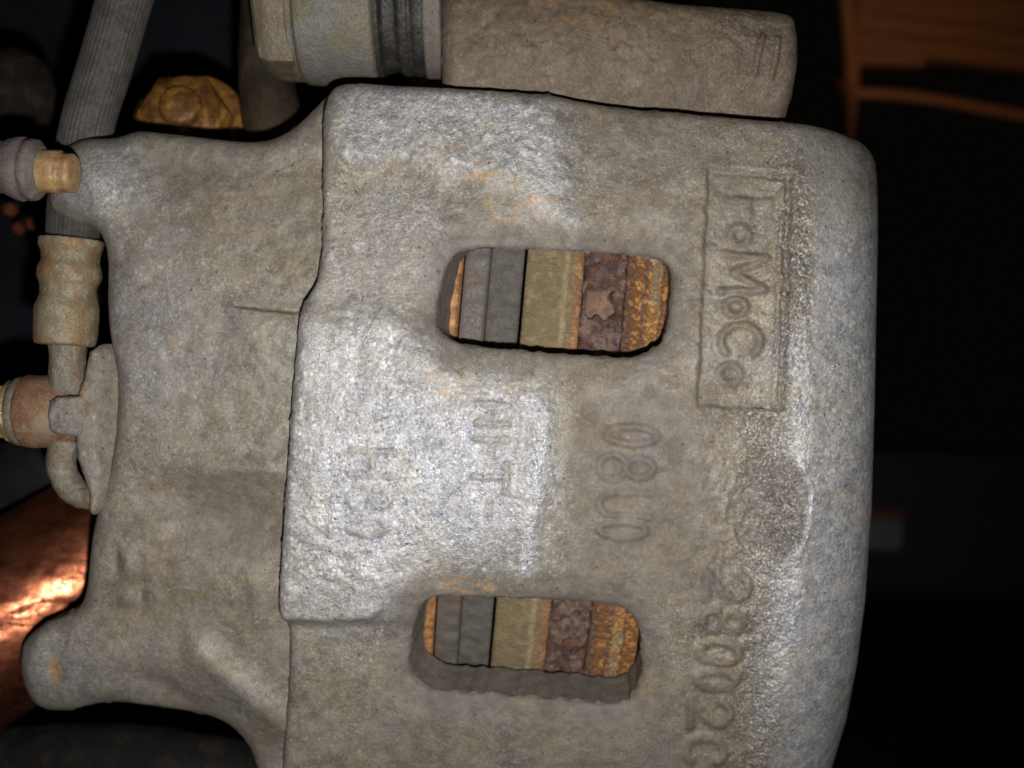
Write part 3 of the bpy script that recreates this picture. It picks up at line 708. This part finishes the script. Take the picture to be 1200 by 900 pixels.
# ------------------------------------------------------------------ mounting bracket arm, guide pin
bracket = thing("mounting_bracket", "grey brown cast bracket arm lying behind the top edge of the caliper", "bracket", P(720, 165, -125))
bk = Field(smooth_poly([(518, -70), (640, -40), (760, -8), (840, 0), (905, 5), (928, 9), (937, 18), (940, 60), (936, 100), (928, 140), (918, 176), (700, 172), (518, 168), (515, 60)], 2), [], step=2.0)
U, V = bk.U, bk.V
bk.base = -68 + 0 * U
H = edge_round(bk.d_out, 22) - 42 * ((V - 45) / 110) ** 2
H += 4 * fbm(U, V, 60, 3, 61) + 2.0 * fbm(U, V, 14, 3, 62) + 0.8 * fbm(U, V, 6, 2, 63)
bk.H = H; bk.begin_ink()
bk.stroke([(893, 44), (888, 62), (885, 88)], 5.5, 5.0, 0.2); bk.stroke([(911, 46), (909, 66), (905, 90)], 5.0, 4.0, 0.2); bk.stroke([(866, 60), (862, 84)], 5, 2.5, 0.2)
bk.end_ink()
pits(bk, 120, (525, 0, 925, 140), 4.2, 3.0, 13)
bk.mask[..., 0] = 0.12; bk.mask[..., 1] = np.clip(0.12 + 0.4 * np.exp(-((U - 690) / 130) ** 2 - ((V - 10) / 40) ** 2), 0, 1); bk.mask[..., 2] = 0.7 + 0.3 * np.exp(-((U - 680) / 120) ** 2)
bk.mask2[..., 0] = 0.2; bk.mask2[..., 2] = 0.45; bk.mask2[..., 1] = 0.35 * sstep(780, 860, U)
bk.build("bracket_arm", M_cast_brown, bracket, wall_out=lambda u, v: 55.0, jitter=1.0)
pin = thing("guide_pin", "grey hex headed guide pin with black rubber boot above the caliper", "guide pin", P(420, 125, -165))
AX = lambda u: P(u, 8, -165)
lathe("pin_sleeve", [(0, 84), (0.03, 92), (0.1, 93), (0.12, 98), (0.14, 100), (0.2, 101), (0.9, 103), (0.96, 101), (1.0, 92)], AX(345), AX(447), M_pin, pin, 72, noise=1.0, sub=4)
lathe("bolt_head", [(0, 70), (0.06, 84), (0.16, 93), (0.4, 99), (1.0, 100)], AX(306), AX(352), M_bolt, pin, 72, sides=[(0.0, 1.0)], noise=0.7, sub=4)
lathe("boot", [(0, 90), (0.06, 96), (0.15, 97), (0.22, 86), (0.34, 84), (0.44, 84), (0.52, 90), (0.64, 91), (0.7, 88), (0.8, 92), (0.9, 92), (1.0, 90)], AX(441), AX(503), M_boot, pin, 72, noise=0.9, sub=3)
lathe("collar", [(0, 90), (0.05, 96), (0.5, 97), (0.9, 97), (1.0, 90)], AX(500), AX(522), M_collar, pin, 72, noise=0.8, sub=3)

# ------------------------------------------------------------------ brake hose with crimped end and banjo fitting
hose = thing("brake_hose", "ribbed grey rubber brake hose with crimped brassy ferrule on the left", "brake hose", P(80, 520, -110))
tube("hose_line", [P(192, -130, -150), P(166, -60, -150), P(146, 0, -160), P(124, 75, -162), P(104, 140, -160), P(92, 200, -160), P(86, 250, -135), P(85, 300, -108)], [35, 33.5, 32], M_hose, hose, seg=144, flute=36, famp=0.6, n=14)
fz = -104
lathe("ferrule", [(0, 34), (0.0, 39.5), (0.06, 39), (0.13, 35), (0.2, 34.5), (0.28, 38.5), (0.36, 38.5), (0.45, 34), (0.53, 34), (0.64, 39), (0.78, 38.5), (0.92, 38), (0.985, 36.5), (1.0, 32)], P(84, 281, fz), P(76, 405, fz), M_ferrule, hose, 64, noise=0.9, sub=3)
lathe("neck", [(0, 23), (0.15, 23), (0.3, 21.5), (0.7, 22), (1.0, 24)], P(80, 395, fz), P(78, 462, fz), M_grime, hose, 48, noise=1.2, sub=3)
BX = lambda u: P(u, 482, -118)
lathe("banjo_eye", [(0, 36), (0.03, 44), (0.12, 46.5), (0.6, 46.5), (0.9, 43), (1.0, 36)], BX(28), BX(92), M_fit_rust, hose, 56, noise=1.3, sub=3)
lathe("washer", [(0, 38), (0.1, 43), (0.8, 44.5), (1.0, 43)], BX(19), BX(31), M_grime, hose, 56, noise=0.6, sub=2)
lathe("banjo_bolt", [(0, 28), (0.1, 36), (0.8, 38), (0.86, 40), (1.0, 40)], BX(-28), BX(21), M_brass, hose, 60, sides=[(0, 0.8)], noise=0.6, sub=4)
tube("crossover_pipe", [P(76, 515, -112), P(72, 545, -112), P(82, 570, -110), P(100, 582, -106), P(118, 580, -100)], [19, 18, 16, 14], M_grime, hose, seg=32, n=8, noise=1.0)
fb = Field(smooth_poly([(98, 428), (104, 410), (116, 402), (132, 408), (142, 430), (140, 520), (130, 566), (115, 598), (107, 606), (101, 598), (102, 578), (95, 558), (88, 536), (86, 505), (86, 470), (95, 448)], 2), [], step=1.6)
U, V = fb.U, fb.V
fb.base = -72 + 0 * U
fb.H = edge_round(fb.d_out, 10) - 34 * sstep(106, 142, U) + 5.0 * fbm(U, V, 26, 3, 71) + 2.2 * fbm(U, V, 9, 3, 72)
fb.mask[..., 0] = 0.05; fb.mask[..., 1] = np.clip(0.2 + 0.8 * np.exp(-((U - 92) / 12) ** 2 - ((V - 452) / 14) ** 2), 0, 1); fb.mask[..., 2] = 0.9; fb.mask2[..., 0] = 0.2; fb.mask2[..., 2] = 0.5
fb.build("banjo_flange", M_cast, hose, wall_out=lambda u, v: 45.0, jitter=1.6)
fl2 = Field(np.array([(56, 470), (64, 465), (100, 464), (128, 470), (130, 505), (112, 513), (66, 510), (57, 505), (54, 490)], float), [], step=1.4)
U, V = fl2.U, fl2.V
fl2.base = -60 + 0 * U
fl2.H = edge_round(fl2.d_out, 7) - 38 * sstep(78, 122, U) + 3.5 * fbm(U, V, 18, 3, 73) + 2.0 * fbm(U, V, 7, 3, 74)
fl2.mask[..., 0] = 0.10; fl2.mask[..., 1] = 0.2; fl2.mask[..., 2] = 0.6; fl2.mask2[..., 0] = 0.2; fl2.mask2[..., 2] = 0.5
fl2.build("banjo_lug", M_cast, hose, wall_out=lambda u, v: 50.0, jitter=1.2)

# ------------------------------------------------------------------ things behind, left
liner = put("wheel_arch_liner", [P(-400, -500, -900), P(480, -500, -900), P(480, 1300, -900), P(-400, 1300, -900), P(-400, -500, -960), P(480, -500, -960), P(480, 1300, -960), P(-400, 1300, -960)],
            [(0, 1, 2, 3), (7, 6, 5, 4), (0, 4, 5, 1), (1, 5, 6, 2), (2, 6, 7, 3), (3, 7, 4, 0)], M_liner, smooth=False)
tag(liner, "dark blue black plastic wheel arch panel behind the brake hose", "panel")
# gold nut
nut = thing("gold_nut", "golden yellow flanged nut showing above the caliper top edge", "nut", P(225, 160, -330))
n0 = P(226, 152, -330); nd = Vector((0.12, -1, 0.25)).normalized()
lathe("flange", [(0, 80), (0.3, 86), (0.8, 80), (1.0, 50)], n0, n0 + nd * 22 * S, M_gold, nut, 64, noise=1.2, sub=3)
lathe("dome_tip", [(0, 30), (0.3, 31), (0.8, 27), (1.0, 16)], n0 + nd * 62 * S - Vector((6 * S, 0, 0)), n0 + nd * 84 * S - Vector((6 * S, 0, 0)), M_gold, nut, 40, noise=1.0, sub=3)
lathe("hex_dome", [(0, 68), (0.4, 68), (0.7, 63), (0.92, 46), (1.0, 26)], n0 + nd * 18 * S - Vector((6 * S, 0, 0)), n0 + nd * 70 * S - Vector((6 * S, 0, 0)), M_gold, nut, 60, sides=[(0, 0.8)], noise=1.0, sub=3)
kn = tube("knuckle_arm", [P(318, -160, -300), P(316, -60, -300), P(312, 20, -300), P(312, 90, -296), P(325, 160, -290), P(350, 240, -300)], [36, 36, 40, 52], M_knuckle, None, seg=40, n=10, noise=1.5)
tag(kn, "brown grimy iron knuckle arm rising beside the bolt head", "knuckle arm")
lump = lathe("ball_joint", [(0, 20), (0.1, 46), (0.35, 60), (0.6, 56), (0.85, 44), (1.0, 20)], P(20, 60, -420), P(16, 190, -420), rusty("dull_brown_joint", [(0.018, 0.011, 0.008), (0.035, 0.024, 0.018), (0.012, 0.008, 0.007)], 34, 0, (0.7, 0.9), 3.0, None, 0.15), None, 40, noise=2.0, sub=3)
tag(lump, "dull brown rounded joint in the dark above the bleed screw cap", "joint")
for i, (u, v, r) in enumerate([(12, 246, 13), (22, 268, 11), (38, 262, 12)]):
    o = lathe("rusty_nut", [(0, r * 0.9), (0.2, r), (0.8, r), (1.0, r * 0.6)], P(u, v, -520), P(u, v, -500), M_redrust, None, 30, sides=[(0, 0.8)], sub=2)
    tag(o, ["orange rusted nut below the bleed screw cap, uppermost of three", "orange rusted nut below the bleed screw cap, lowest of three", "orange rusted nut below the bleed screw cap, rightmost of three"][i], "nut", "orange nuts in the dark at left")
strut = thing("coppery_tube", "glossy copper brown tube running diagonally behind the lower left lug", "tube", P(0, 840, -330))
CT = P(20, 715, -350); CA = Vector((0.83, 0.46, 0.55)).normalized() * S
tube("tube_shell", [CT + CA * q for q in (-420, -210, 0, 210, 420)], [135, 135, 132, 128], M_copper, strut, seg=64, n=10, noise=0.6)
tube("lower_clamp", [CT - CA * 240, CT - CA * 205], [142], M_black, strut, seg=48, n=8)
arm = tube("control_arm", [P(-120, 905, -360), P(60, 890, -350), P(200, 900, -350), P(360, 935, -360)], [46, 52, 56, 60], rusty("greasy_black_arm", [(0.012, 0.011, 0.010), (0.022, 0.018, 0.014), (0.008, 0.008, 0.008)], 45, 0, (0.6, 0.85), 3.0, None, 0.12), None, seg=40, n=10, noise=2.0)
tag(arm, "greasy black suspension arm below the lower left lug", "suspension arm")
bush = tube("drive_boot", [P(-40, 590, -520), P(30, 560, -520), P(110, 530, -530)], [60, 70, 60], M_black, None, seg=40, n=10)
tag(bush, "black rubber boot in the dark under the banjo fitting", "boot")

# ------------------------------------------------------------------ things behind, right: wooden stool, storage box
HS = -2700
stool = thing("wooden_stool", "orange brown wooden stool with slatted apron in the dark background at upper right", "stool", P(1100, 700, HS))
def bar(name, pts, r0, r1, parent, mat=M_wood): return tube(name, pts, [r0, r1], mat, parent, seg=16, n=8)
def board(name, u0, v0, u1, v1, u2, v2, u3, v3, h, dep): 
    o = block(name, [P(u0, v0, h), P(u3, v3, h), P(u2, v2, h), P(u1, v1, h)], dep, M_wood, stool, bevel=6); return o
tube("leg", [P(985, -160, HS), P(990, -40, HS), P(997, 40, HS), P(999, 90, HS), P(993, 150, HS), P(985, 260, HS), P(985, 700, HS)], [28, 28, 28, 28], M_wood, stool, seg=20, n=10)
for k, (a, b) in enumerate([(-60, -22), (-20, 16), (18, 38), (40, 62)]):
    t0 = 8
    board("apron_board", 1006, a - 4, 1330, a + 34, 1330, b + 32, 1006, b - 4, HS + 30 - 4 * (k % 2), 70)
# arched bottom of apron
board("apron_board", 1006, 60, 1086, 66, 1086, 76, 1006, 74, HS + 34, 64)
tube("stretcher", [P(1000, 108, HS), P(1080, 114, HS), P(1180, 132, HS), P(1330, 158, HS)], [20, 20], M_wood, stool, seg=16, n=8)
tube("peg", [P(975, 100, HS), P(985, 101, HS), P(1000, 103, HS)], [22, 22], M_wood, stool, seg=16, n=4)
box_ = thing("storage_box", "dark grey plastic storage box with small label to the right of the caliper", "storage box", P(1120, 690, -3200))
block("shell", [P(880, 520, -3200), P(880, 690, -3200), P(1320, 690, -3200), P(1320, 540, -3200)], 600, M_box, box_, bevel=30)
lb = block("paper_label", [P(1000, 608, -3194), P(1000, 642, -3194), P(1055, 644, -3194), P(1058, 610, -3194)], 4, M_label, box_)
block("colour_strip", [P(1000, 597, -3192), P(1000, 606, -3192), P(1058, 608, -3192), P(1060, 599, -3192)], 4, M_labelo, lb)
